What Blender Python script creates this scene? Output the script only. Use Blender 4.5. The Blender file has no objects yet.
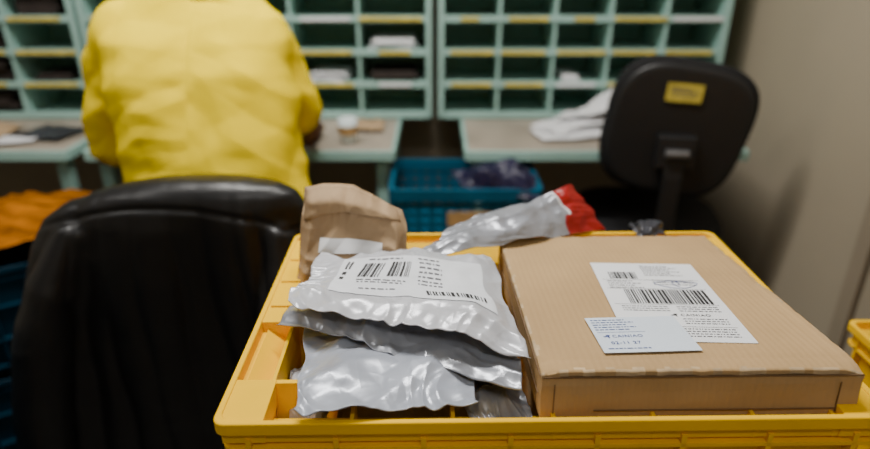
import bpy, bmesh, math, random
from mathutils import Vector, Matrix, noise, Euler
random.seed(7)
C = bpy.context.scene.collection
def link(o): C.objects.link(o); return o
# ---------------- materials ----------------
def mat(name, col, rough=.5, var=.12, vscale=8., bump=0., bscale=40., metal=0., spec=.5, col2=None, stretch=(1,1,1), coord='Object', crinkle=0., cscale=40., detail=4., bdist=.004, wave=0., wscale=60.):
    m = bpy.data.materials.new(name); m.use_nodes = True
    nt = m.node_tree; b = nt.nodes['Principled BSDF']
    tc = nt.nodes.new('ShaderNodeTexCoord'); mp = nt.nodes.new('ShaderNodeMapping')
    mp.inputs['Scale'].default_value = stretch
    nt.links.new(tc.outputs[coord], mp.inputs[0])
    n = nt.nodes.new('ShaderNodeTexNoise'); n.inputs['Scale'].default_value = vscale; n.inputs['Detail'].default_value = detail
    nt.links.new(mp.outputs[0], n.inputs['Vector'])
    r = nt.nodes.new('ShaderNodeValToRGB')
    c2 = col2 if col2 else tuple(c*(1-var*1.6) for c in col)
    r.color_ramp.elements[0].position = .3; r.color_ramp.elements[1].position = .7
    r.color_ramp.elements[0].color = (*c2, 1); r.color_ramp.elements[1].color = (*col, 1)
    nt.links.new(n.outputs['Fac'], r.inputs[0]); nt.links.new(r.outputs[0], b.inputs['Base Color'])
    b.inputs['Roughness'].default_value = rough; b.inputs['Metallic'].default_value = metal
    b.inputs['Specular IOR Level'].default_value = spec
    last=None
    if bump:
        n2 = nt.nodes.new('ShaderNodeTexNoise'); n2.inputs['Scale'].default_value = bscale; n2.inputs['Detail'].default_value = 5
        nt.links.new(mp.outputs[0], n2.inputs['Vector'])
        bp = nt.nodes.new('ShaderNodeBump'); bp.inputs['Strength'].default_value = bump; bp.inputs['Distance'].default_value = bdist
        nt.links.new(n2.outputs['Fac'], bp.inputs['Height']); last=bp
    if wave:
        wv = nt.nodes.new('ShaderNodeTexWave'); wv.bands_direction='X'; wv.inputs['Scale'].default_value=wscale; wv.inputs['Distortion'].default_value=.4
        nt.links.new(tc.outputs[coord], wv.inputs['Vector'])
        b3 = nt.nodes.new('ShaderNodeBump'); b3.inputs['Strength'].default_value=wave; b3.inputs['Distance'].default_value=.001
        nt.links.new(wv.outputs['Fac'], b3.inputs['Height'])
        if last: nt.links.new(last.outputs[0], b3.inputs['Normal'])
        last=b3
    if crinkle:
        wn = nt.nodes.new('ShaderNodeTexNoise'); wn.inputs['Scale'].default_value=cscale*.4
        nt.links.new(mp.outputs[0], wn.inputs['Vector'])
        ad = nt.nodes.new('ShaderNodeVectorMath'); ad.operation='MULTIPLY_ADD'; ad.inputs[1].default_value=(.03,.03,.03)
        nt.links.new(wn.outputs['Color'], ad.inputs[0]); nt.links.new(mp.outputs[0], ad.inputs[2])
        vo = nt.nodes.new('ShaderNodeTexVoronoi'); vo.feature='F1'; vo.inputs['Scale'].default_value=cscale
        nt.links.new(ad.outputs[0], vo.inputs['Vector'])
        b2 = nt.nodes.new('ShaderNodeBump'); b2.inputs['Strength'].default_value=crinkle; b2.inputs['Distance'].default_value=.008
        nt.links.new(vo.outputs['Distance'], b2.inputs['Height'])
        if last: nt.links.new(last.outputs[0], b2.inputs['Normal'])
        last=b2
    if last: nt.links.new(last.outputs[0], b.inputs['Normal'])
    return m
M = {}
M['crate_yellow'] = mat('crate_yellow', (.98,.58,.0), .5, .09, 9, .06, 60, spec=.10)
M['crate_blue'] = mat('crate_blue', (.004,.035,.065), .5, .2, 9, .08, 60, spec=.2)
M['crate_blue2']=mat('crate_teal_blue', (.006,.10,.18), .45, .2, 9, .08, 60, spec=.3)
M['sack'] = mat('orange_cloth', (.50,.16,.002), .8, .55, 5, .3, 60, stretch=(1,6,1), spec=.1)
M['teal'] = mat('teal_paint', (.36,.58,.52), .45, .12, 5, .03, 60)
M['teal_shaded'] = mat('teal_paint_shaded', (.25,.46,.40), .6, .12, 5)  # darker copy of the teal, slot shade put into the back panel colour
M['desk_top'] = mat('desk_laminate', (.42,.36,.29), .4, .2, 6, .02)
M['wall'] = mat('wall_paint', (.41,.35,.255), .7, .06, 2, .04, 90)
M['floor'] = mat('floor_vinyl', (.06,.055,.05), .5, .2, 6)
M['ceil'] = mat('ceiling_paint', (.45,.43,.40), .8, .05, 3)
M['card'] = mat('cardboard', (.475,.315,.155), .88, .12, 9, .14, 140, spec=.18, wave=.30, wscale=45, detail=8)
M['card_in'] = mat('cardboard_edge', (.18,.11,.055), .85, .1, 30)
M['card_worn'] = mat('cardboard_worn_edge', (.58,.43,.26), .9, .25, 60, .2, 200, spec=.2)
M['kraft'] = mat('kraft_paper', (.45,.31,.18), .8, .14, 14, .2, 90, spec=.3)
M['poly'] = mat('poly_mailer_grey', (.55,.565,.61), .31, .08, 14, .05, 70, spec=.7, metal=.14, crinkle=.24, cscale=45)
M['poly2'] = mat('poly_mailer_silver', (.36,.38,.43), .29, .14, 12, .05, 70, spec=.8, metal=.28, crinkle=.28, cscale=40)
M['poly3'] = mat('poly_mailer_blue_grey', (.42,.455,.53), .30, .12, 12, .05, 70, spec=.7, metal=.18, crinkle=.26, cscale=34)
M['poly_dark'] = mat('poly_mailer_dark', (.04,.042,.055), .3, .2, 12, .2, 45, spec=.6, crinkle=.4)
M['red'] = mat('red_plastic', (.32,.006,.006), .35, .1, 12, .1, 50, crinkle=.2)
M['white'] = mat('label_paper', (.80,.82,.85), .5, .03, 12)
M['faded'] = mat('label_paper_film', (.74,.77,.82), .36, .06, 30, .05, 60)
M['bluewhite'] = mat('label_paper_blue', (.66,.74,.84), .5, .03, 12)
M['paper'] = mat('paper_white', (.78,.78,.80), .6, .05, 12, .1, 40)
M['ink'] = mat('ink_black', (.015,.015,.018), .6, .02)
M['ink_grey'] = mat('ink_grey', (.13,.13,.15), .6, .02)
M['pen'] = mat('ink_blue', (.03,.06,.25), .6, .02)
M['leather'] = mat('black_leather', (.010,.010,.011), .38, .2, 20, .20, 130, spec=.5, bdist=.002)
M['black_fab'] = mat('black_fabric', (.012,.012,.013), .85, .2, 60, .2, 300, spec=.25)
M['seat_fab_lit'] = mat('black_fabric_lit', (.022,.022,.024), .8, .2, 60, .2, 300, spec=.3)  # black fabric made lighter, a highlight on the seat put into its colour
M['black_pl'] = mat('black_plastic', (.014,.014,.015), .42, .1, 20)
M['steel'] = mat('grey_steel', (.25,.25,.26), .35, .1, 20, metal=.8)
M['yellow_shirt'] = mat('yellow_cotton', (.98,.73,.0), .9, .03, 10, .10, 260, spec=.0)
M['skin'] = mat('skin', (.16,.075,.04), .55, .1, 20)
M['hair'] = mat('hair_black', (.012,.01,.009), .7, .2, 90, .4, 200)
M['jeans'] = mat('dark_denim', (.02,.026,.045), .85, .2, 60, .2, 300)
M['shoe'] = mat('shoe_black', (.015,.015,.015), .5, .1)
M['yl'] = mat('yellow_label', (.78,.62,.08), .6, .3, 30)
M['tan'] = mat('tan_tag', (.60,.36,.14), .6, .2, 30)
M['navy'] = mat('navy_plastic', (.012,.010,.045), .45, .2, 20, .2, 50, crinkle=.3)
M['darkbox'] = mat('dark_parcel', (.04,.028,.024), .6, .3, 14)
M['door'] = mat('door_paint', (.36,.305,.22), .55, .05, 3)
M['trim'] = mat('trim_paint', (.30,.25,.18), .5, .05, 3)
M['eye'] = mat('eye_white', (.8,.78,.75), .2, .02)
M['cup'] = mat('clear_plastic', (.65,.72,.72), .2, .05, 10)
em = bpy.data.materials.new('tube_glow'); em.use_nodes=True
em.node_tree.nodes['Principled BSDF'].inputs['Emission Color'].default_value=(1,.97,.92,1)
em.node_tree.nodes['Principled BSDF'].inputs['Emission Strength'].default_value=3
M['tube']=em
# ---------------- helpers ----------------
def setmeta(o, label=None, cat=None, group=None, kind=None):
    if label: o['label']=label
    if cat: o['category']=cat
    if group: o['group']=group
    if kind: o['kind']=kind
    return o
def empty(name, loc=(0,0,0), rz=0., label=None, cat=None, group=None):
    o = bpy.data.objects.new(name, None); o.location=loc; o.rotation_euler=(0,0,rz); o.empty_display_size=.05
    link(o); return setmeta(o,label,cat,group)
def obj_from_bm(name, bm, mats, parent=None, loc=(0,0,0), rot=(0,0,0), smooth=False, bevel=0.):
    bmesh.ops.recalc_face_normals(bm, faces=bm.faces)
    me = bpy.data.meshes.new(name); bm.to_mesh(me); bm.free()
    if not isinstance(mats,(list,tuple)): mats=[mats]
    for m in mats: me.materials.append(M[m] if isinstance(m,str) else m)
    o = bpy.data.objects.new(name, me); o.location=loc; o.rotation_euler=rot
    link(o)
    if parent: o.parent=parent
    if smooth:
        for p in me.polygons: p.use_smooth=True
    if bevel:
        b=o.modifiers.new('bevel','BEVEL'); b.width=bevel; b.segments=2; b.limit_method='ANGLE'
    return o
def abox(bm, c, s, rz=0., mi=0, rx=0., ry=0.):
    mtx = Matrix.Translation(c) @ Euler((rx,ry,rz)).to_matrix().to_4x4() @ Matrix.Diagonal((s[0],s[1],s[2],1))
    r = bmesh.ops.create_cube(bm, size=1., matrix=mtx)
    fs=set()
    for v in r['verts']:
        for f in v.link_faces: fs.add(f)
    for f in fs: f.material_index=mi
def box(name, c, s, m, parent=None, rot=(0,0,0), bevel=.002):
    bm=bmesh.new(); abox(bm,(0,0,0),s)
    return obj_from_bm(name,bm,m,parent,c,rot,bevel=bevel)
def loft(bm, loops, cap0=True, cap1=True, mi=0):
    rows=[[bm.verts.new(p) for p in L] for L in loops]
    n=len(rows[0])
    for a,b in zip(rows[:-1],rows[1:]):
        for i in range(n):
            f=bm.faces.new((a[i],a[(i+1)%n],b[(i+1)%n],b[i])); f.material_index=mi
    if cap0: bm.faces.new(rows[0][::-1]).material_index=mi
    if cap1: bm.faces.new(rows[-1]).material_index=mi
def rrect(w,l,r,z,n=5):
    pts=[]
    for cx,cy,a0 in ((w/2-r,l/2-r,0),(-w/2+r,l/2-r,90),(-w/2+r,-l/2+r,180),(w/2-r,-l/2+r,270)):
        for i in range(n+1):
            a=math.radians(a0+90*i/n); pts.append((cx+r*math.cos(a),cy+r*math.sin(a),z))
    return pts
def ellipse(c,a,b,z,n=32,p=2.):
    pts=[]
    for i in range(n):
        t=2*math.pi*i/n; ct,st=math.cos(t),math.sin(t)
        pts.append((c[0]+a*math.copysign(abs(ct)**(2/p),ct), c[1]+b*math.copysign(abs(st)**(2/p),st), z))
    return pts
def ball(bm,c,r,s=(1,1,1),rot=(0,0,0),seg=16):
    mtx=Matrix.Translation(c)@Euler(rot).to_matrix().to_4x4()@Matrix.Diagonal((s[0]*r,s[1]*r,s[2]*r,1))
    bmesh.ops.create_uvsphere(bm,u_segments=seg,v_segments=seg//2+2,radius=1.,matrix=mtx)
def cone(bm,a,b,ra,rb,seg=16,caps=True):
    a,b=Vector(a),Vector(b); d=b-a; L=d.length
    if L<1e-6: return
    q=d.to_track_quat('Z','Y').to_matrix().to_4x4()
    bmesh.ops.create_cone(bm,cap_ends=caps,segments=seg,radius1=ra,radius2=rb,depth=L,matrix=Matrix.Translation((a+b)/2)@q)
def chain(bm,pts,rad,seg=16):
    for p,r in zip(pts,rad): ball(bm,p,r,seg=seg)
    for i in range(len(pts)-1): cone(bm,pts[i],pts[i+1],rad[i],rad[i+1],seg)
def fuse(name,bm,m,vox=.008,smooth=6,parent=None,disp=None):
    o=obj_from_bm(name,bm,m,None)
    r=o.modifiers.new('r','REMESH'); r.mode='VOXEL'; r.voxel_size=vox
    s=o.modifiers.new('s','SMOOTH'); s.iterations=smooth; s.factor=.5
    bpy.context.view_layer.update()
    dg=bpy.context.evaluated_depsgraph_get()
    me=bpy.data.meshes.new_from_object(o.evaluated_get(dg))
    o.modifiers.clear(); old=o.data; o.data=me; bpy.data.meshes.remove(old)
    if not me.materials: me.materials.append(M[m])
    me.update()
    if disp:
        nn=[v.normal.copy() for v in me.vertices]
        for v,n in zip(me.vertices,nn): v.co=v.co+n*disp(v.co)
    for p in me.polygons: p.use_smooth=True; p.material_index=0
    if parent:
        o.parent=parent; o.matrix_parent_inverse=Matrix.Identity(4)
        for v in me.vertices: v.co=v.co-parent.location
    return o
def tomesh(t,name,parent,loc,rz,m):
    bpy.context.view_layer.update()
    me=bpy.data.meshes.new_from_object(t.evaluated_get(bpy.context.evaluated_depsgraph_get()))
    bpy.data.objects.remove(t)
    me.materials.clear(); me.materials.append(M[m])
    o=bpy.data.objects.new(name,me); link(o); o.parent=parent; o.location=loc; o.rotation_euler=(0,0,rz); return o
def text(s,size,loc,parent,m='ink',name='printed_text',rz=0.,align='LEFT',bold=.012):
    cu=bpy.data.curves.new(name,'FONT'); cu.body=s; cu.size=size; cu.align_x=align; cu.offset=size*bold; cu.space_character=1.15
    t=bpy.data.objects.new(name+'_c',cu); link(t)
    return tomesh(t,name,parent,loc,rz,m)
# ---------------- room ----------------
def wall(name,c,s,m):
    o=box(name,c,s,m,bevel=0); o['kind']='structure'; return o
wall('floor',(-.95,.5,-.05),(4.2,4.2,.1),'floor')
wall('ceiling',(-.95,.5,2.75),(4.2,4.2,.1),'ceil')
wall('wall_back',(-.95,2.50,1.35),(4.2,.1,2.7),'wall')
wall('wall_right',(1.13,.5,1.35),(.1,4.1,2.7),'wall')
wall('wall_left',(-2.98,.5,1.35),(.1,4.1,2.7),'wall')
wall('wall_front',(-.95,-1.55,1.35),(4.2,.1,2.7),'wall')
wall('door_1',(1.072,.93,1.0),(.016,.82,2.0),'door')
wall('trim_1',(1.068,1.375,1.02),(.026,.05,2.06),'trim')
wall('trim_2',(1.068,.49,1.02),(.026,.05,2.06),'trim')
wall('baseboard_right',(1.072,1.92,.05),(.016,1.03,.1),'trim')
wall('baseboard_back',(-.9,2.442,.05),(4.0,.016,.1),'trim')
# ---------------- pigeonhole shelves ----------------
def shelf_unit(x0,x1,cols,label):
    z0=.755; pitch=.107; rows=7; yf=2.12; w=x1-x0; top=z0+pitch*rows
    P=empty('pigeonhole_shelf',((x0+x1)/2,yf+.15,z0),0,label,'shelf')
    P['group']='pigeonhole mail sorting shelves'
    hz=(top-z0)/2
    for sx in (-1,1): box('side_panel',(sx*(w/2-.009),0,hz),(.018,.30,top-z0),'teal',P)
    box('back_panel',(0,.115,hz),(w-.038,.008,top-z0-.004),'teal_shaded',P)
    cw=(w-.038)/cols
    for i in range(rows+1):
        b=bmesh.new(); abox(b,(0,0,0),(w-.038,.28,.006)); abox(b,(0,-.142,-.002),(w-.038,.006,.022))
        obj_from_bm('shelf_board',b,'teal',P,(0,0,pitch*i+.01),bevel=.001)
        if i in (1,2,3,4,5,6):
            for c in range(cols):
                cx=-w/2+.019+cw*(c+.5)
                ww=cw*random.uniform(.70,.98) if random.random()<.8 else cw*random.uniform(.3,.5)
                b=bmesh.new(); abox(b,(0,0,0),(ww,.0015,.012),ry=random.uniform(-.01,.01))
                obj_from_bm('label_strip',b,'yl' if random.random()<.8 else 'paper',P,(cx+random.uniform(-.012,.012),-.1465-.0004*(c%2),pitch*i+.008))
    for c in range(1,cols):
        box('divider',(-w/2+.019+cw*c,0.003,hz),(.010,.286,top-z0-.03),'teal',P,bevel=.001)
    return P
shelf_unit(.012,.965,5,'pale teal metal pigeonhole shelf with empty slots and yellow label strips')
shelf_unit(-1.165,-.012,5,'pale teal metal pigeonhole shelf with letters in its slots')
shelf_unit(-2.33,-1.18,5,'pale teal metal pigeonhole shelf with dark parcels in its slots')
def zrow(i): return .755+.107*i+.0135
def slot_stack(cx,row,w,n,m,lab,cat='envelope',th=.006,name='envelope',y=2.225,mess=.06):
    z=zrow(row)
    for k in range(n):
        t=th*random.uniform(.7,1.2)
        o=box(name,(cx+random.uniform(-.006,.006),y+random.uniform(-.025,.015),z+t/2),(w*random.uniform(.7,1),.15,t),m,rot=(0,0,random.uniform(-mess,mess)),bevel=.001)
        setmeta(o,lab,cat); o['group']='letters in the sorting slots'; z+=t+.0005
mw=(1.153-.038)/5; mx=lambda c:-1.165+.019+mw*(c+.5)
slot_stack(mx(4),2,.16,6,'paper','white paper envelope lying in a sorting slot',th=.006,mess=.20)
slot_stack(mx(4),1,.17,3,'darkbox','dark flat parcel lying in a sorting slot','parcel',.012,name='parcel')
slot_stack(mx(3),1,.16,6,'paper','white paper envelope lying in a sorting slot',th=.005,mess=.22)
lw=(1.15-.038)/5; lx=lambda c:-2.33+.019+lw*(c+.5)
for c,r,n in ((4,3,3),(4,1,2),(3,0,4),(3,1,4),(3,2,3),(3,3,4),(2,3,2),(2,1,3),(3,4,4),(4,4,3)):
    slot_stack(lx(c),r,.16,n,'darkbox','dark flat parcel lying in a sorting slot','parcel',.016,name='parcel',y=2.225)
rw=(.953-.038)/5; rx_=lambda c:.012+.019+rw*(c+.5)
slot_stack(rx_(2)-.02,1,.06,2,'paper','small white paper note in a sorting slot','paper',.012,name='paper_note')
# ---------------- desks ----------------
def desk(x0,x1,label):
    P=empty('sorting_desk',((x0+x1)/2,2.095,0),0,label,'desk'); P['group']='sorting desks under the shelves'
    w=x1-x0
    box('tabletop',(0,0,.739),(w,.65,.018),'desk_top',P,bevel=.003)
    b=bmesh.new(); abox(b,(0,-.335,.734),(w+.016,.012,.030)); 
    for s in (-1,1): abox(b,(s*(w/2+.006),0,.734),(.012,.66,.030))
    obj_from_bm('edge_frame',b,'teal',P,bevel=.002)
    for sx in (-1,1):
        for y in (-.29,.29):
            if y<0 and sx*1>0 and x1>.5: y=.0
            box('leg',(sx*(w/2-.03),y,.3595),(.035,.035,.719),'teal',P)
    return P
desk(.10,.92,'beige laminate sorting desk with teal metal frame')
desk(-1.03,-.13,'beige laminate sorting desk with teal metal frame')
desk(-2.34,-1.10,'beige laminate sorting desk with teal metal frame')
# ---------------- soft mailer ----------------
_dirs={}
def crum(p,f,seed):
    k=int(seed)
    if k not in _dirs:
        r=random.Random(k*17+3); L=[]
        for i in range(7):
            a=r.uniform(0,math.pi); L.append((Vector((math.cos(a),math.sin(a),r.uniform(-.5,.5))),r.uniform(.5,1.6),r.uniform(0,9)))
        _dirs[k]=L
    s=0; p=Vector(p)
    for d,fr,ph in _dirs[k]:
        a=noise.noise(p*f*.45+Vector((ph,ph*2,seed)))*1.6+.25
        if a<=0: continue
        t=p.dot(d)*f*fr+ph+1.1*noise.noise(p*f*.30+Vector((ph*3,1,ph)))
        s+=a*(abs((t%2.)-1)-.5)
    return s*.55
def sstep(a,b,x):
    t=max(0,min(1,(x-a)/(b-a))); return t*t*(3-2*t)
def make_mailer(name,cor,thick,seed,wr,m,label,cat,bend=None,res=(150,110),edge=.006,bot=.6,fr=(22,60),flat=None,mfn=None,marg=(.03,.24),flut=.002,fn=9,fine=.36):
    BL,BR,FR,FL=[Vector(c) for c in cor]
    nrm=(BR-FL).cross(BL-FR).normalized()
    if nrm.z<0: nrm=-nrm
    cen=(BL+BR+FR+FL)/4
    def base(u,v):
        P=(FL*(1-u)+FR*u)*(1-v)+(BL*(1-u)+BR*u)*v
        P=P+Vector((noise.noise(Vector((u*3,v*3,seed)))*edge*2, noise.noise(Vector((u*3,v*3,seed+9)))*edge*2,0))
        if bend: P=P+Vector((0,0,bend(u,v)))
        return P
    def prf(u,v):
        n=1+.35*noise.noise(Vector((u*4,v*4,seed+3)))
        return sstep(marg[0],marg[1]*n,min(u,1-u))*sstep(marg[0],marg[1]*1.3*n,min(v,1-v))
    def wrk(P,u,v,pr):
        w=crum(P,fr[0],seed)*wr+crum(P,fr[1],seed+5)*wr*fine
        eu=max(0,1-min(u,1-u)/.30); ev=max(0,1-min(v,1-v)/.36)
        su=1 if u<.5 else 7; sv=3 if v<.5 else 11
        w+=flut*eu*(.42-abs(noise.noise(Vector((v*fn*.8+1.2*noise.noise(Vector((u*3,v*2,seed))),su+seed,u*1.5)))*2.4))
        w+=flut*ev*(.42-abs(noise.noise(Vector((u*fn+1.2*noise.noise(Vector((u*2,v*3,seed+2))),sv+seed,v*1.5)))*2.4))
        if flat:
            u0,v0,u1,v1=flat; dx=max(u0-u,u-u1,0); dy=max(v0-v,v-v1,0); w*=.35+.65*min(1,math.hypot(dx,dy)/.08)
        return w
    def top(u,v,off=0.):
        P=base(u,v); pr=prf(u,v); w=wrk(P,u,v,pr)
        return P+nrm*(thick*pr+w+.0006+off)
    def botf(u,v):
        P=base(u,v); pr=prf(u,v); w=wrk(P,u,v,pr)
        return P+nrm*(-thick*bot*pr+w*(1-pr)-.0006)
    bm=bmesh.new(); nu,nv=res
    T=[[bm.verts.new(top(i/nu,j/nv)-cen) for i in range(nu+1)] for j in range(nv+1)]
    B=[[bm.verts.new(botf(i/nu,j/nv)-cen) for i in range(nu+1)] for j in range(nv+1)]
    for j in range(nv):
        for i in range(nu):
            mi=mfn((i+.5)/nu,(j+.5)/nv) if mfn else 0
            bm.faces.new((T[j][i],T[j][i+1],T[j+1][i+1],T[j+1][i])).material_index=mi
            bm.faces.new((B[j][i],B[j+1][i],B[j+1][i+1],B[j][i+1])).material_index=mi
    for i in range(nu):
        bm.faces.new((T[0][i],B[0][i],B[0][i+1],T[0][i+1])); bm.faces.new((T[nv][i],T[nv][i+1],B[nv][i+1],B[nv][i]))
    for j in range(nv):
        bm.faces.new((T[j][0],T[j+1][0],B[j+1][0],B[j][0])); 
        f=bm.faces.new((T[j][nu],B[j][nu],B[j+1][nu],T[j+1][nu]))
        if mfn: f.material_index=mfn(1,.5)
    o=obj_from_bm(name,bm,m,None,cen,smooth=True)
    setmeta(o,label,cat)
    return o,top,cen
def patch(name,o,top,cen,rect,m,off=.0008,res=(90,60),skew=0.):
    u0,v0,u1,v1=rect; bm=bmesh.new()
    def f(i,j):
        u=u0+(u1-u0)*i/res[0]; v=v0+(v1-v0)*j/res[1]
        return bm.verts.new(top(u+skew*(v-.5),v-skew*(u-.5),off)-cen)
    G=[[f(i,j) for i in range(res[0]+1)] for j in range(res[1]+1)]
    for j in range(res[1]):
        for i in range(res[0]): bm.faces.new((G[j][i],G[j][i+1],G[j+1][i+1],G[j+1][i]))
    return obj_from_bm(name,bm,m,o,smooth=True)
def patches(name,o,top,cen,rects,m,off=.0013,skew=0.):
    bm=bmesh.new()
    for (u0,v0,u1,v1) in rects:
        n=max(1,int((u1-u0)*150)); k=max(1,int((v1-v0)*150))
        def f(i,j):
            u=u0+(u1-u0)*i/n; v=v0+(v1-v0)*j/k
            return bm.verts.new(top(u+skew*(v-.5),v-skew*(u-.5),off)-cen)
        G=[[f(i,j) for i in range(n+1)] for j in range(k+1)]
        for j in range(k):
            for i in range(n): bm.faces.new((G[j][i],G[j][i+1],G[j+1][i+1],G[j+1][i]))
    return obj_from_bm(name,bm,m,o)
def bars(u0,v0,u1,v1,n=26):
    r=random.Random(int(u0*1000)+n); out=[]; u=u0; 
    while u<u1:
        w=(u1-u0)/n*r.choice((.5,.5,1.,1.5)); out.append((u,v0,min(u+w,u1),v1)); u+=w+(u1-u0)/n*r.choice((.5,.7,1.1))
    return out
# ---------------- crates ----------------
def crate(name,loc,rz,w,l,h,m,label,group=None,pockets=False):
    P=empty(name,loc,rz,label,'crate',group)
    bm=bmesh.new()
    prof=[(-.030,0),(-.013,h-.030),(-.013,h-.010)]
    inn=[(-.040,h-.030),(-.052,.012),(-.060,.008)]
    loft(bm,[rrect(w+2*a,l+2*a,.012,z) for a,z in prof+inn],True,True)
    zc=(h-.03)/2
    for sx in (-1,1):
        n=max(3,int(w/.075))
        for i in range(n):
            x=-w/2+.03+(w-.06)*i/(n-1)
            abox(bm,(x,sx*(l/2-.012),zc+.008),(.005,.016,h-.03))
        n=max(3,int(l/.10))
        for i in range(n):
            y=-l/2+.03+(l-.06)*i/(n-1)
            abox(bm,(sx*(w/2-.012),y,zc+.008),(.016,.005,h-.03))
    for z in (.03,h*.35,h*.65,h-.034):
        loft(bm,[rrect(w+2*a,l+2*a,.012,zz) for a,zz in ((-.024,z-.002),(-.004,z-.002),(-.004,z+.002),(-.024,z+.002))],False,False)
    obj_from_bm('crate_body',bm,m,P)
    bm=bmesh.new()
    pr=[(-.016,h-.0135),(0,h-.013),(0,h-.001),(-.001,h),(-.0055,h),(-.0065,h-.001),(-.0075,h-.028),(-.040,h-.029),(-.042,h-.030),(-.044,h-.055)]
    loft(bm,[rrect(w+2*a,l+2*a,.012 if a>-.03 else .006,z,5) for a,z in pr],False,False)
    if pockets:
        for sx in (-1,1):
            abox(bm,(sx*(w/2-.024),.075,h-.0145),(.036,l-.19,.026))
            for y in (.0,.06,.12): abox(bm,(sx*(w/2-.024),y,h-.0005),(.030,.004,.003))
            abox(bm,(sx*(w/2-.026),-l/2+.036,h-.0145),(.040,.060,.026))
        abox(bm,(-(w/2-.042),-.080,h-.030),(.004,.120,.052))
        abox(bm,(-(w/2-.056),-.018,h-.055),(.026,.006,.105)); abox(bm,(-(w/2-.068),-.045,h-.060),(.004,.056,.095))
        abox(bm,(-(w/2-.056),-.140,h-.055),(.026,.006,.105))
        for sy in (-1,1):
            for x in (-w*.3,-w*.15,0,w*.15,w*.3,w*.42): abox(bm,(x,sy*(l/2-.024),h-.018),(.004,.034,.020))
    obj_from_bm('crate_rim',bm,m,P,bevel=.0006)
    for sx in (-1,1):
        bm=bmesh.new()
        loft(bm,[rrect(.11,.026,.012,z) for z in (-.006,.006)])
        obj_from_bm('handle',bm,m,P,(sx*(w/2-.006),0,h-.075),(math.radians(90),0,math.radians(90)))
    return P
YC=(.108,.644)
cr=crate('plastic_crate',(YC[0],YC[1],.607),math.radians(.9),.628,.408,.30,'crate_yellow','yellow plastic crate filled with parcels and mailers',pockets=True)
S=empty('metal_stand',(YC[0],YC[1],0),0,'dark metal stand carrying the yellow crate','stand')
box('stand_top',(0,0,.59),(.56,.34,.03),'black_pl',S)
for sx in (-1,1):
    for sy in (-1,1): box('leg',(sx*.25,sy*.14,.287),(.03,.03,.574),'black_pl',S)
setmeta(box('cardboard_parcel',(.240,.645,.735),(.23,.26,.22),'card',rot=(math.radians(-4.7),0,0)),'brown cardboard parcel at the bottom of the yellow crate','parcel')
setmeta(box('cardboard_parcel',(-.01,.60,.72),(.20,.20,.20),'card'),'brown cardboard parcel at the bottom of the yellow crate','parcel')
# big cardboard box
BX=empty('cardboard_box',(.246,.640,.904),0,'flat brown cardboard box with white shipping labels','box')
BX.rotation_euler=(math.radians(-4.7),0,math.radians(.9))
bw,bl,bt=.300,.352,.050
bm=bmesh.new(); N=40
def bxp(x,y,z): 
    return (x+.0012*noise.noise(Vector((y*20,z*30,1)))*(1 if abs(x)>bw/2-.005 else 0), y+.0032*noise.noise(Vector((x*14,z*40,5)))*(1 if abs(y)>bl/2-.005 else 0), z)
loops=[]
for k in range(6):
    z=-bt/2+(bt-.006)*k/5
    L=[]
    for (x0,y0),(x1,y1) in (((bw/2,-bl/2),(bw/2,bl/2)),((bw/2,bl/2),(-bw/2,bl/2)),((-bw/2,bl/2),(-bw/2,-bl/2)),((-bw/2,-bl/2),(bw/2,-bl/2))):
        for i in range(N): L.append(bxp(x0+(x1-x0)*i/N,y0+(y1-y0)*i/N,z))
    loops.append(L)
loft(bm,loops)
obj_from_bm('box_body',bm,'card',BX)
bm=bmesh.new(); N=110; g=[]
for j in range(N+1):
    row=[]
    for i in range(N+1):
        x=-bw/2-.0006+(bw+.0012)*i/N; y=-bl/2-.0006+(bl+.0012)*j/N
        e=1 if 0<i<N and 0<j<N else 0
        z=bt/2-.0004+.0010*e+.0015*noise.noise(Vector((x*10,y*10,3)))*min(1,min(i,N-i,j,N-j)/12)
        z-=.0012*math.exp(-((y+bl/2-.020)/.0022)**2)*e+.0010*math.exp(-((x-bw/2+.014)/.002)**2)*e
        z-=.005*math.exp(-(((x-bw/2)/.014)**2+((y+bl/2)/.014)**2))+.003*math.exp(-(((x-bw/2)/.010)**2+((y-.02)/.02)**2))+.003*math.exp(-(((x+bw/2)/.010)**2+((y+bl/2)/.014)**2))
        z-=.0020*max(0,noise.noise(Vector((x*60,y*60,9))))*(1 if min(j,N-j,N-i,i)<3 else 0)
        row.append(bm.verts.new((x,y,z)))
    g.append(row)
for j in range(N):
    for i in range(N):
        f=bm.faces.new((g[j][i],g[j][i+1],g[j+1][i+1],g[j+1][i]))
        d=min(i,N-1-i,j,N-1-j)
        if d==0 and noise.noise(Vector((i*.12,j*.12,2)))>-.05: f.material_index=1
        if d==1 and noise.noise(Vector((i*.2,j*.2,6)))>.32: f.material_index=1
ed=[e for e in bm.edges if e.is_boundary]
r=bmesh.ops.extrude_edge_only(bm,edges=ed)
for v in r['geom']:
    if isinstance(v,bmesh.types.BMVert): v.co.z-=.0040+.0010*noise.noise(v.co*40)
lid=obj_from_bm('lid',bm,['card','card_worn'],BX,smooth=False)
for p in lid.data.polygons: p.use_smooth=abs(p.normal.z)>.9
for c,s in (((0,-bl/2-.0014,bt/2-.0055),(bw-.002,.001,.0012)),((bw/2-.0205,-bl/2-.0016,-.004),(.0009,.001,.032)),((-bw/2+.012,-bl/2-.0016,-.004),(.0009,.001,.032)),((.02,-bl/2-.0018,-.0165),(bw*.8,.001,.0009)),((-bw/2-.0012,0,bt/2-.0055),(.001,bl-.004,.001)),((-bw/2-.0012,0,-.004),(.001,bl-.02,.0008))):
    bm=bmesh.new(); abox(bm,(0,0,0),s); obj_from_bm('flap_seam',bm,'card_in',BX,c)
zt=bt/2+.0022
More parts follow.
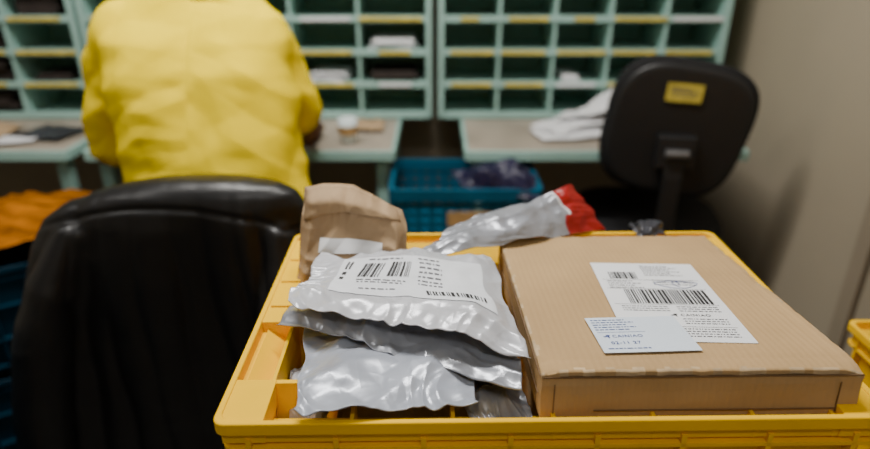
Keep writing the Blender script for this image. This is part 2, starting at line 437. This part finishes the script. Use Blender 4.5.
def rects(name,rs,parent,z,m='ink'):
    b=bmesh.new()
    for (x,y,w,h) in rs:
        vs=[b.verts.new(p) for p in ((x,y,0),(x+w,y,0),(x+w,y+h,0),(x,y+h,0))]; b.faces.new(vs)
    return obj_from_bm(name,b,m,parent,(0,0,z))
def bcode(x,y,w,h,n,seed):
    r=random.Random(seed); o=[]; q=x
    while q<x+w:
        t=w/n*r.choice((.5,.7,1.1,1.6)); o.append((q,y,t,h)); q+=t+w/n*r.choice((.5,.5,.8))
    return o
def words(x,y,w,h,seed):
    r=random.Random(seed); o=[]; q=x
    while q<x+w-.001:
        t=min(r.uniform(.0012,.006),x+w-q); o.append((q,y,t,h)); q+=t+.0012
    return o
LR=math.radians(-3.5)
L1=empty('shipping_label',(bw*(.547-.5),bl*(.415-.5),zt),LR); L1.parent=BX; L1['label']='large white address label with barcodes'
lw_,ll_=.128,.198
b=bmesh.new(); abox(b,(0,0,0),(lw_,ll_,.0006)); obj_from_bm('label_sheet',b,'white',L1)
zz=.0007
rects('barcode',bcode(-.048,.050,.034,.020,18,1),L1,zz)
rects('barcode',bcode(-.040,-.016,.092,.036,44,2),L1,zz)
text('CAINIAO',.0070,(.006,-.045,zz),L1,bold=.006)
rects('logo_mark',[(-.004,-.0440,.006,.0014),(-.001,-.0415,.004,.0014),(.0005,-.0460,.0014,.006)],L1,zz)
ln=[]
for k in range(6): ln+=words(-.004,.088-.0055*k,.034+.012*((k*3)%2),.0018,k)
for k in range(4): ln+=words(-.054,.042-.006*k,.03+.01*(k%2),.0018,20+k)
for k in range(3): ln+=words(.0,.046-.006*k,.05,.0016,24+k)
for k in range(3): ln+=words(-.052,-.024-.005*k,.050,.0015,30+k)
for k in range(3): ln+=words(.008,-.024-.005*k,.046,.0015,35+k)
for k in range(3): ln+=words(.006,-.052-.0050*k,.046,.0014,40+k)
for k in range(4): ln+=words(-.0,-.074-.0050*k,.052,.0015,45+k)
rects('printed_lines',ln,L1,zz,'ink_grey')
rects('ruled_line',[(-.058,.047,.114,.0005),(-.058,.022,.114,.0005),(-.058,-.0185,.114,.0005),(-.058,-.069,.114,.0005)],L1,zz,'ink')
cu=bpy.data.curves.new('pen_scribble','CURVE'); cu.dimensions='3D'; cu.bevel_depth=.00030
sp=cu.splines.new('POLY'); pts=[]
for k in range(70):
    a=k/69*math.pi*3.2; pts.append((.010+.020*math.cos(a)+.0005*k,.036+.009*math.sin(a)+.002*math.sin(a*2.3),0))
sp.points.add(len(pts)-1)
for q,pt in zip(sp.points,pts): q.co=(*pt,1)
o=bpy.data.objects.new('scr',cu); link(o); tomesh(o,'pen_scribble',L1,(0,0,zz),0,'pen')
L2=empty('customs_label',(bw*(.370-.5),bl*(.178-.5),zt+.0012),math.radians(2)); L2.parent=BX; L2['label']='small pale blue label overlapping the larger one'
b=bmesh.new(); abox(b,(0,0,0),(.096,.070,.0006)); obj_from_bm('label_sheet',b,'bluewhite',L2)
text('CAINIAO',.0068,(-.031,-.007,zz),L2,'pen',bold=.006)
rects('logo_mark',[(-.040,-.0060,.006,.0014),(-.037,-.0035,.004,.0014),(-.0355,-.0080,.0014,.006)],L2,zz,'pen')
text('02-11 27',.0072,(-.036,-.020,zz),L2,'pen',bold=.012)
ln=[]
for k in range(5): ln+=words(-.044,.028-.0050*k,.036+.008*(k%2),.0014,60+k)
ln+=words(-.042,-.029,.042,.0014,70)
rects('printed_lines',ln,L2,zz,'pen')
rects('ruled_line',[(-.044,.003,.05,.0005)],L2,zz,'pen')
# ---------------- mailers in crate ----------------
oA,tA,cA=make_mailer('poly_mailer',((-.142,.69,.954),(.070,.70,.948),(.092,.490,.945),(-.158,.574,.948)),.0050,2,.0080,'poly',
  'light grey plastic mailer with white barcode label lying on top','mailer',bend=lambda u,v:.005*math.sin(math.pi*u)-.004*v+.004*math.cos(u*8+.5)*(1-v)-.006*max(0,u-.8)*5*(1-v),flat=(.18,.26,.88,.80),fr=(19,54),flut=.0036,fn=10,marg=(.0,.14))
patch('shipping_label',oA,tA,cA,(.16,.24,.90,.80),'faded',.0008,(130,80))
bars_=bars(.29,.52,.39,.70,12)+bars(.42,.54,.52,.71,12)+bars(.60,.30,.86,.36,30)
patches('barcode',oA,tA,cA,bars_,'ink',.0014)
lines=[]
rr=random.Random(5)
def wl(u,v,w,h):
    q=u
    while q<u+w:
        t=rr.uniform(.008,.035); lines.append((q,v,min(q+t,u+w),v+h)); q+=t+.008
for k in range(7): wl(.57,.745-.050*k,.12+.12*((k*3)%3)/2,.015)
wl(.29,.75,.18,.014); wl(.29,.47,.22,.014); wl(.29,.43,.20,.014); wl(.29,.33,.16,.012)
patches('printed_lines',oA,tA,cA,lines,'ink_grey',.0014)
patches('printed_mark',oA,tA,cA,[(.19,.48,.215,.52),(.19,.56,.215,.60),(.19,.64,.20,.74),(.21,.64,.22,.74)],'ink',.0014)
oB,tB,cB=make_mailer('poly_mailer',((-.150,.67,.926),(.065,.665,.926),(.082,.470,.922),(-.176,.582,.924)),.0065,5,.0120,'poly2',
  'silver grey crumpled plastic mailer under the labelled one','mailer',bend=lambda u,v:.006*math.sin(math.pi*u)-.008*(1-v)**4+.004*math.sin(u*7)*(1-v),flut=.0044,fn=8,marg=(.0,.2),fr=(16,46))
oC,tC,cC=make_mailer('poly_mailer',((-.150,.615,.900),(.030,.60,.897),(.040,.456,.914),(-.126,.438,.917)),.0130,9,.0140,'poly3',
  'thick blue grey plastic mailer bulging over the crate edge','mailer',fr=(17,48),flut=.0044,fn=8,marg=(.02,.30),bot=.4)
oD,tD,cD=make_mailer('poly_mailer',((.015,.56,.878),(.090,.58,.881),(.094,.470,.884),(.034,.466,.884)),.010,14,.010,'poly2',
  'crumpled grey plastic mailer squeezed beside the cardboard box','mailer',fr=(20,46))
oE,tE,cE=make_mailer('poly_mailer',((.0,.60,.893),(.080,.62,.905),(.088,.505,.902),(.03,.50,.895)),.008,17,.006,'poly_dark',
  'dark plastic mailer wedged between other parcels','mailer',fr=(26,60))
oF,tF,cF=make_mailer('poly_mailer',((-.160,.56,.872),(-.11,.58,.875),(-.105,.475,.868),(-.145,.47,.866)),.010,21,.006,'poly',
  'pale grey plastic mailer at the crate wall','mailer',fr=(26,60))
oG,tG,cG=make_mailer('poly_mailer',((.30,.87,.912),(.345,.88,.912),(.345,.835,.908),(.30,.835,.908)),.010,31,.005,'poly_dark',
  'small dark plastic mailer on the crate rim','mailer',res=(40,30),fr=(40,80))
oK,tK,cK=make_mailer('paper_bag',((-.170,.755,1.022),(-.043,.750,1.018),(-.024,.690,.865),(-.182,.690,.865)),.022,61,.0120,'kraft','crumpled brown kraft paper bag with folded top','bag',
  bot=1.,fr=(14,40),bend=lambda u,v:-.055*max(0,u-.5)*v**2*1.2-.035*max(0,.2-u)*v,edge=.004,marg=(.0,.10),flut=.004,fn=8,fine=.42)
bm=bmesh.new(); n=40; G=[]
for j in range(13):
    row=[]
    for i in range(n+1):
        u=.03+.93*i/n; v=.99-.26*j/12*(1-.45*u); q=tK(u,v,.0022+.005*(1-j/12))-cK
        row.append(bm.verts.new(q))
    G.append(row)
for j in range(12):
    for i in range(n): bm.faces.new((G[j][i],G[j][i+1],G[j+1][i+1],G[j+1][i]))
fl=obj_from_bm('folded_flap',bm,'kraft',oK,smooth=True); sm=fl.modifiers.new('s','SOLIDIFY'); sm.thickness=.0012
patch('address_label',oK,tK,cK,(.20,.48,.78,.59),'white',.0012,(50,20))
oR,tR,cR=make_mailer('long_mailer',((.030,.790,.948),(.210,.895,.965),(.262,.858,.908),(-.030,.695,.943)),.006,71,.0115,['poly2','red','paper'],'long grey crumpled plastic mailer with angular red end','mailer',
  fr=(18,50),edge=.004,mfn=lambda u,v:1 if u>.835 or (u>.79 and v<.4) else (2 if .82<u<=.835 else 0),marg=(.0,.25),flut=.002,fn=6)
# ---------------- blue crate ----------------
def lattice(name,loc,w,l,h,m,label,rz=0):
    P=empty(name,loc,rz,label,'crate'); bm=bmesh.new()
    abox(bm,(0,0,.004),(w-.02,l-.02,.008))
    for s in (-1,1):
        for k in range(5):
            z=.008+(h-.03)*k/5
            abox(bm,(0,s*(l/2-.008),z),(w-.012,.005,.017)); abox(bm,(s*(w/2-.008),0,z),(.005,l-.012,.017))
        n=11
        for i in range(n+1):
            abox(bm,(-w/2+.01+(w-.02)*i/n,s*(l/2-.008),h/2-.01),(.014,.006,h-.02))
            abox(bm,(s*(w/2-.008),-l/2+.01+(l-.02)*i/n,h/2-.01),(.006,.012,h-.02))
    obj_from_bm('crate_body',bm,m,P)
    bm=bmesh.new()
    pr=[(-.014,h-.035),(0,h-.035),(0,h),(-.014,h)]
    loops=[rrect(w+2*a,l+2*a,.02,z) for a,z in pr]; loft(bm,loops+[loops[0]],False,False); bmesh.ops.remove_doubles(bm,verts=bm.verts,dist=1e-5)
    obj_from_bm('crate_rim',bm,m,P,bevel=.001)
    return P
bc=lattice('plastic_crate',(.085,1.735,.518),.43,.28,.17,'crate_blue2','dark blue perforated plastic crate holding a navy bag')
b=bmesh.new(); abox(b,(0,0,0),(.12,.002,.045)); o=obj_from_bm('paper_tag',b,'tan',bc,(.01,-.146,.085))
S=empty('low_stool',(.085,1.60,0),0,'dark low stool under the blue crate','stool')
box('stool_top',(0,.10,.502),(.36,.24,.03),'black_pl',S)
for sx in (-1,1):
    for sy in (0,1): box('leg',(sx*.15,sy*.13+.0,.243),(.03,.03,.486),'black_pl',S)
make_mailer('plastic_bag',((.05,1.735,.705),(.27,1.735,.705),(.29,1.585,.668),(.08,1.615,.675)),.045,41,.036,'navy','crumpled navy plastic bag heaped over the blue crate rim','bag',fr=(10,26),bot=1.2,flut=.010,fn=6)
for k in range(2):
    crate('plastic_crate',(-1.17,1.43,.004+.300*k),math.radians(35),.54,.36,.295,'crate_blue','blue plastic crate in a stack','stack of crates behind the jacket')
make_mailer('mail_sack',((-1.36,1.62,.650),(-.85,1.60,.700),(-.84,1.38,.665),(-1.22,1.25,.618)),.048,44,.020,'sack','dark orange cloth mail sack slumped on blue crates','sack',fr=(7,18),bot=.2,flut=.012,fn=5,marg=(0,.4))
for k in range(2):
    crate('plastic_crate',(-1.17,.80,.004+.274*k),math.radians(3),.40,.46,.27,'crate_blue','blue plastic crate standing beside the leather jacket','stack of blue crates')
for k in range(2):
    crate('plastic_crate',(.848,.53,.004+.385*k),0,.40,.60,.375,'crate_yellow','yellow plastic crate stacked beside the door','stack of yellow crates')
# ---------------- office chairs ----------------
def slab(bm,outline,t,mtx,bulge=0.):
    prof=[(.90,-t/2),(.965,-t/2*.9),(.995,-t/2*.5),(1,0),(.995,t/2*.5),(.965,t/2*.9),(.90,t/2)]
    loft(bm,[[mtx@Vector((x*s,y*s,z)) for x,y in outline] for s,z in prof])
def rr_out(w0,w1,h,r=2.8,n=64):
    pts=[]
    for i in range(n):
        t=2*math.pi*i/n; ct,st=math.cos(t),math.sin(t)
        y=h/2*math.copysign(abs(st)**(2/r),st); f=(y/h+.5); w=w0*(1-f)+w1*f
        pts.append((w/2*math.copysign(abs(ct)**(2/r),ct),y))
    return pts
def office_chair(loc,rz,label,backz,backh,w0,w1,tilt=0.,roll=0.,seatz=.47,seatoff=.02,backy=-.24,outer=True):
    P=empty('office_chair',loc,rz,label,'chair')
    bm=bmesh.new(); slab(bm,rr_out(.46,.48,.46),.075,Matrix.Translation((0,seatoff,seatz-.037)))
    obj_from_bm('seat',bm,'seat_fab_lit',P,smooth=True)
    R=Matrix.Translation((0,backy,backz))@Euler((math.radians(90)+tilt,0,0)).to_matrix().to_4x4()@Matrix.Rotation(roll,4,'Z')
    bm=bmesh.new(); slab(bm,rr_out(w0,w1,backh,3.4),.055 if outer else .035,R)
    obj_from_bm('backrest',bm,'black_fab',P,smooth=True)
    if outer:
        bm=bmesh.new(); slab(bm,rr_out(w0*.93,w1*.93,backh*.93,3.2),.016,Matrix.Translation((0,-.030,0))@R)
        obj_from_bm('back_shell',bm,'black_pl',P,smooth=True)
    bo=-.055 if outer else .03
    bm=bmesh.new()
    pts=[(0,backy+bo,backz-.03),(0,backy+bo-.01,backz-.12),(0,backy+bo-.005,seatz+.05),(0,backy-.02,seatz-.08),(0,-.05,seatz-.10)]
    for a,b in zip(pts[:-1],pts[1:]):
        a,b=Vector(a),Vector(b); d=b-a
        mt=Matrix.Translation((a+b)/2)@d.to_track_quat('Z','Y').to_matrix().to_4x4()@Matrix.Diagonal((.05,.014,d.length+.012,1))
        bmesh.ops.create_cube(bm,size=1,matrix=mt)
    if outer: abox(bm,(0,backy-.052,backz-.05),(.10,.03,.09))
    obj_from_bm('back_bracket',bm,'black_pl',P,bevel=.004)
    if outer:
        bm=bmesh.new(); cone(bm,(-.03,backy-.075,backz-.05),(.03,backy-.075,backz-.05),.012,.012)
        obj_from_bm('adjustment_knob',bm,'steel',P)
    bm=bmesh.new(); cone(bm,(0,0,.10),(0,0,.28),.028,.026); cone(bm,(0,0,.26),(0,0,seatz-.07),.016,.016); abox(bm,(0,0,seatz-.09),(.18,.22,.03))
    obj_from_bm('gas_column',bm,'black_pl',P)
    for k in range(5):
        a=math.radians(72*k+18)
        bm=bmesh.new(); cone(bm,(.02*math.cos(a),.02*math.sin(a),.115),(.27*math.cos(a),.27*math.sin(a),.075),.026,.016)
        obj_from_bm('base_leg',bm,'black_pl',P,smooth=True)
        bm=bmesh.new()
        c=Vector((.27*math.cos(a),.27*math.sin(a),.029)); n=Vector((-math.sin(a),math.cos(a),0))
        cone(bm,c-n*.022,c+n*.022,.028,.028); cone(bm,(c.x,c.y,.03),(c.x,c.y,.075),.008,.008)
        obj_from_bm('caster',bm,'black_pl',P)
    return P
ch=office_chair((.695,1.88,.002),math.radians(-9),'black office chair with yellow sticker on its back',.838,.385,.375,.395,tilt=math.radians(4),roll=math.radians(-9),backy=-.21,seatz=.50)
b=bmesh.new(); abox(b,(0,0,0),(.092,.0015,.048)); st=obj_from_bm('yellow_sticker',b,'yl',ch,(.0,-.261,.948),(math.radians(4),math.radians(3),0))
sp_=rects('sticker_print',[(-.035,.0,.07,.003),(-.035,.008,.05,.003),(-.03,-.010,.06,.003)],st,0,'ink_grey'); sp_.rotation_euler=(math.radians(90),0,0); sp_.location=(0,-.0012,0)
c1=office_chair((-.475,1.30,.002),0,'black office chair with leather jacket over its back',.72,.32,.34,.36,tilt=0,backy=-.235,outer=False)
# ---------------- leather jacket ----------------
bm=bmesh.new()
JR=[(.28,-.88,-.26,.065),(.40,-.865,-.26,.068),(.55,-.84,-.25,.068),(.70,-.80,-.24,.065),(.79,-.760,-.235,.062),(.84,-.722,-.235,.060),(.872,-.675,-.238,.056),(.895,-.62,-.250,.049),(.909,-.56,-.280,.039),(.918,-.50,-.330,.026),(.922,-.46,-.39,.012)]
loft(bm,[ellipse(((a+b_)/2,1.055),(b_-a)/2,h,z,64,2.3) for z,a,b_,h in JR])
chain(bm,[(-.655,1.020,.82),(-.70,1.000,.72),(-.75,.988,.6),(-.79,.975,.44),(-.81,.975,.29)],[.034,.050,.055,.054,.052])
chain(bm,[(-.285,1.030,.82),(-.280,1.010,.70),(-.285,.995,.58),(-.295,.995,.40)],[.032,.045,.050,.048])
def jd(p):
    down=max(.08,min(1,(.925-p.z)*5))
    x=p.x+.49; k=.9+.6*(.92-p.z); u=x/k
    near=1 if p.y<1.07 else .4
    f=.022*noise.noise(Vector((u*10,p.y*4,p.z*1.4)))*down
    # sharp hanging folds that fan out from the top edge
    for cc,a,w_ in ((-.165,.020,.016),(-.115,.015,.012),(-.055,.016,.015),(.015,.014,.013),(.075,.018,.016),(.135,.015,.012),(.18,.016,.014)):
        c=cc+.010*noise.noise(Vector((cc*40,1,p.z*5)))
        s=.55+.45*noise.noise(Vector((cc*30,3,p.z*3.5)))*1.5
        f-=a*max(0,s)*math.exp(-abs((u-c)/w_)**1.5)*near*down
    # small leather wrinkles across the folds
    f+=crum(Vector((p.x*.8,p.y,p.z*1.6)),22,33)*.0026*(.4+.6*down)
    f-=.0045*math.exp(-((p.z-(.880-.9*x*x))/.005)**2)*(1 if p.y<1.05 else 0)
    return f
jk=fuse('leather_jacket',bm,'leather',.0045,10,None,jd); setmeta(jk,'black leather jacket hanging over the office chair back','jacket')
# ---------------- person ----------------
P=empty('person',(-.47,1.28,.0),0,'seated person in bright yellow T-shirt bending over the desk','person')
def torso(bm,g):
    R=[(.50,-.47,1.27,.17,.13),(.60,-.465,1.275,.17,.125),(.72,-.465,1.28,.150,.105),(.85,-.475,1.295,.155,.105),(.98,-.50,1.33,.168,.105),(1.08,-.512,1.37,.172,.10),(1.14,-.516,1.40,.160,.082),(1.185,-.516,1.42,.12,.065),(1.22,-.516,1.44,.06,.05)]
    loft(bm,[ellipse((x,y),a+g,b_+g,z,32,2.3) for z,x,y,a,b_ in R])
bm=bmesh.new(); torso(bm,0)
SR=(-.370,1.41,1.125); ER=(-.312,1.47,.895); WR=(-.37,1.78,.785)
SL=(-.695,1.40,1.12); EL=(-.768,1.41,.86); WL=(-.62,1.77,.785)
def lerp(a,b,t): return tuple(a[i]*(1-t)+b[i]*t for i in range(3))
chain(bm,[SR,lerp(SR,ER,.5),ER,lerp(ER,WR,.35),WR],[.046,.040,.038,.038,.025])
chain(bm,[SL,lerp(SL,EL,.5),EL,lerp(EL,WL,.35),WL],[.046,.040,.036,.038,.025])
chain(bm,[(-.516,1.44,1.19),(-.514,1.51,1.28)],[.050,.052])
hc=Vector((-.512,1.57,1.365)); 
ball(bm,hc,.1,(.76,.92,1.12),(math.radians(-28),0,0),24)
ball(bm,hc+Vector((0,.075,-.065)),.045,(1.05,.9,.9))
chain(bm,[hc+Vector((0,.085,.0)),hc+Vector((0,.110,-.022))],[.010,.014])
ball(bm,hc+Vector((0,.100,-.052)),.014,(1.6,.6,.6))
for s in (-1,1):
    ball(bm,hc+Vector((s*.078,.0,-.012)),.028,(.35,.8,1.2))
    ball(bm,hc+Vector((s*.030,.082,.022)),.014,(1.4,.7,.6))
for s,W in ((1,WR),(-1,WL)):
    W=Vector(W); pal=W+Vector((-s*.02,.055,-.005))
    ball(bm,pal,.04,(.95,1.15,.36))
    for k,(dx,L) in enumerate(((-.030,.062),(-.011,.075),(.011,.072),(.030,.055))):
        a=pal+Vector((dx,.035,0)); chain(bm,[a,a+Vector((dx*.15,L*.5,.008)),a+Vector((dx*.2,L*.9,-.006))],[.0095,.009,.0075],12)
    a=pal+Vector((-s*.030,-.005,0)); chain(bm,[a,a+Vector((-s*.028,.022,.002)),a+Vector((-s*.034,.048,-.003))],[.012,.010,.008],12)
for sx in (-1,1):
    hx=-.47+sx*.09
    chain(bm,[(hx,1.28,.55),(hx+sx*.03,1.68,.53),(hx+sx*.03,1.66,.10)],[.078,.055,.036])
    chain(bm,[(hx+sx*.03,1.66,.055),(hx+sx*.04,1.80,.035)],[.035,.025])
fuse('body',bm,'skin',.006,2,P)
for s in (-1,1):
    b=bmesh.new(); ball(b,(0,0,0),.010); obj_from_bm('eye',b,'eye',P,hc+Vector((s*.028,.084,.006))-P.location,smooth=True)
bm=bmesh.new(); ball(bm,hc+Vector((0,-.012,.022)),.108,(.78,.90,1.06),(math.radians(-28),0,0),24)
fuse('hair',bm,'hair',.006,1,P,lambda p:.002*noise.noise(p*90)-(.03 if (p.y>hc.y+.055 and p.z<hc.z+.06) else 0))
bm=bmesh.new()
R=[(.56,-.462,1.275,.210,.150),(.66,-.458,1.275,.210,.148),(.76,-.462,1.280,.202,.138),(.86,-.477,1.295,.196,.130),(.97,-.50,1.33,.198,.128),(1.06,-.512,1.365,.205,.125),(1.12,-.516,1.39,.204,.114),(1.165,-.516,1.41,.185,.098),(1.20,-.516,1.43,.140,.085),(1.225,-.516,1.445,.095,.078),(1.245,-.516,1.455,.072,.070)]
loft(bm,[ellipse((x,y),a,b_,z,40,2.2) for z,x,y,a,b_ in R])
chain(bm,[lerp(SR,(-.45,1.40,1.13),.2),lerp(SR,ER,.25),lerp(SR,ER,.55),lerp(SR,ER,.78)],[.068,.058,.054,.055])
chain(bm,[lerp(SL,(-.58,1.40,1.13),.2),lerp(SL,EL,.25),lerp(SL,EL,.6),lerp(SL,EL,.92)],[.070,.062,.058,.056])
def sd(p):
    f=.006*noise.noise(Vector((p.x*7+p.z*3,p.y*6,p.z*6-p.x*3)))
    sg=1 if p.x>-.5 else -1
    q=Vector((p.x*.55+sg*p.z*.7,p.y*.6,p.z*.9-sg*p.x*.8))
    f+=crum(q,10,91)*.013+crum(q,24,92)*.0075
    ax=abs(p.x+.505); t=(p.z-1.02)+ax*.75
    f+=.009*(abs(((t*15)%2)-1)-.5)*sstep(.03,.14,ax)*sstep(.76,.9,p.z)*(1-sstep(1.03,1.12,p.z))
    if p.y<1.36: f-=.015*math.exp(-((p.x+.49)/.05)**2)
    f+=.010*(math.exp(-(((p.x+.40)/.06)**2+((p.z-1.04)/.07)**2))+math.exp(-(((p.x+.62)/.06)**2+((p.z-1.04)/.07)**2)))
    return f
ts=fuse('t_shirt',bm,'yellow_shirt',.005,7,P,sd)
bm=bmesh.new()
loft(bm,[ellipse((-.465,1.28),a,b_,z,32,2.4) for z,a,b_ in ((.475,.17,.13),(.52,.195,.145),(.60,.19,.138),(.66,.17,.12))])
for sx in (-1,1):
    hx=-.47+sx*.09
    chain(bm,[(hx,1.30,.565),(hx+sx*.03,1.68,.545),(hx+sx*.03,1.66,.13)],[.088,.068,.055])
fuse('trousers',bm,'jeans',.008,3,P,lambda p:.005*noise.noise(p*14))
for sx in (-1,1):
    hx=-.47+sx*.09+sx*.035
    b=bmesh.new(); loft(b,[ellipse((0,0),.048,.13,0,24,2.6),ellipse((0,0),.050,.132,.02,24,2.6),ellipse((0,-.01),.046,.12,.045,24,2.4),ellipse((0,-.06),.040,.065,.085,24,2.2)])
    obj_from_bm('shoe',b,'shoe',P,(hx+.47,1.71-1.28,.003),smooth=True)
# ---------------- desk clutter ----------------
def paper(cor,th,seed,wr,label,m='paper',name='envelope',cat='envelope',fr=(10,26),flut=.004,bend=None):
    return make_mailer(name,cor,th,seed,wr,m,label,cat,res=(60,40),edge=.004,fr=fr,flut=flut,fn=4,bend=bend)
z=.755
def rquad(cx,cy,w,l,a,z,tl=0):
    a=math.radians(a); ca,sa=math.cos(a),math.sin(a)
    return tuple((cx+x*w*ca-y*l*sa,cy+x*w*sa+y*l*ca,z+tl*x) for x,y in ((-.5,.5),(.5,.5),(.5,-.5),(-.5,-.5)))
paper(rquad(.42,1.92,.21,.13,12,z+.004),.001,51,.0015,'loose white paper letter on the sorting desk',flut=.0005)
paper(rquad(.51,1.95,.22,.15,-24,z+.008,.004),.001,52,.002,'loose white paper letter on the sorting desk',flut=.001)
paper(rquad(.43,1.99,.20,.14,38,z+.016,.008),.001,53,.005,'loose white paper letter on the sorting desk',flut=.001,fr=(16,40))
paper(rquad(.51,2.00,.20,.14,6,z+.026,.018),.001,54,.009,'loose white paper letter on the sorting desk',flut=.002,bend=lambda u,v:.02*u*u,fr=(16,40))
paper(rquad(.50,2.02,.17,.12,-32,z+.040,.030),.001,56,.012,'loose white paper letter on the sorting desk',flut=.003,bend=lambda u,v:.02*u*u,fr=(18,44))
paper(rquad(.55,2.03,.15,.12,14,z+.064,.050),.002,55,.018,'crumpled white paper letter on top of the paper pile',flut=.006,bend=lambda u,v:.025*u*u,fr=(18,44))
paper(((-.30,2.09,z+.006),(-.17,2.09,z+.006),(-.17,1.95,z+.006),(-.32,1.95,z+.006)),.002,57,.002,'loose brown letter on the sorting desk','kraft')
bm=bmesh.new()
loft(bm,[ellipse((0,0),r,r,zz_,24) for r,zz_ in ((.022,0),(.030,.075),(.028,.075),(.020,.004))])
cup=setmeta(obj_from_bm('plastic_cup',bm,'cup',None,(-.265,1.84,.7505),smooth=True),'small clear plastic cup on the sorting desk','cup')
b=bmesh.new(); loft(b,[ellipse((0,0),r,r,z_,24) for r,z_ in ((.0262,.028),(.0292,.055))],False,False); obj_from_bm('cup_label',b,'tan',cup,smooth=True)
paper(rquad(-1.47,1.90,.26,.18,8,z+.014),.010,81,.008,'brown paper mailer on the sorting desk','kraft','mailer','mailer',flut=.004)
paper(rquad(-1.22,1.92,.16,.14,-14,z+.008),.004,82,.005,'dark crumpled mailer on the sorting desk','poly_dark','mailer','mailer',flut=.003)
paper(rquad(-1.31,1.84,.16,.09,20,z+.006),.001,83,.002,'loose white paper letter on the sorting desk',flut=.001)
# ---------------- lights ----------------
def lamp(x,y,power,col=(1,.97,.92),ry=0):
    P=empty('ceiling_or_fill_light',(x,y,2.70),ry,'long white fluorescent ceiling light or added fill','lamp')
    box('lamp_housing',(0,0,-.03),(1.25,.16,.05),'ceil',P)
    for s in (-.04,.04):
        b=bmesh.new(); cone(b,(-.58,s,-.068),(.58,s,-.068),.013,.013); obj_from_bm('lamp_tube',b,'tube',P,smooth=True)
    L=bpy.data.lights.new('tube_light','AREA'); L.shape='RECTANGLE'; L.size=1.2; L.size_y=.15; L.energy=power; L.color=col
    o=bpy.data.objects.new('tube_light',L); link(o); o.parent=P; o.location=(0,0,-.09)
lamp(-.30,1.15,55)
lamp(.10,-.75,12)  # unseen fill lamp, added behind the camera to lighten the shelf slots
lamp(-2.0,.6,10)
w=bpy.data.worlds.new('world'); bpy.context.scene.world=w; w.use_nodes=True
w.node_tree.nodes['Background'].inputs[0].default_value=(.9,.85,.8,1); w.node_tree.nodes['Background'].inputs[1].default_value=.02
# ---------------- camera ----------------
cam=bpy.data.cameras.new('camera'); co=bpy.data.objects.new('camera',cam); link(co)
co.location=(0,0,1.30); co.rotation_euler=(math.radians(90-24.15),0,0)
cam.sensor_width=36; cam.lens=36*620/870; cam.clip_start=.02
cam.dof.use_dof=True; cam.dof.focus_distance=.64; cam.dof.aperture_fstop=2.2
bpy.context.scene.camera=co
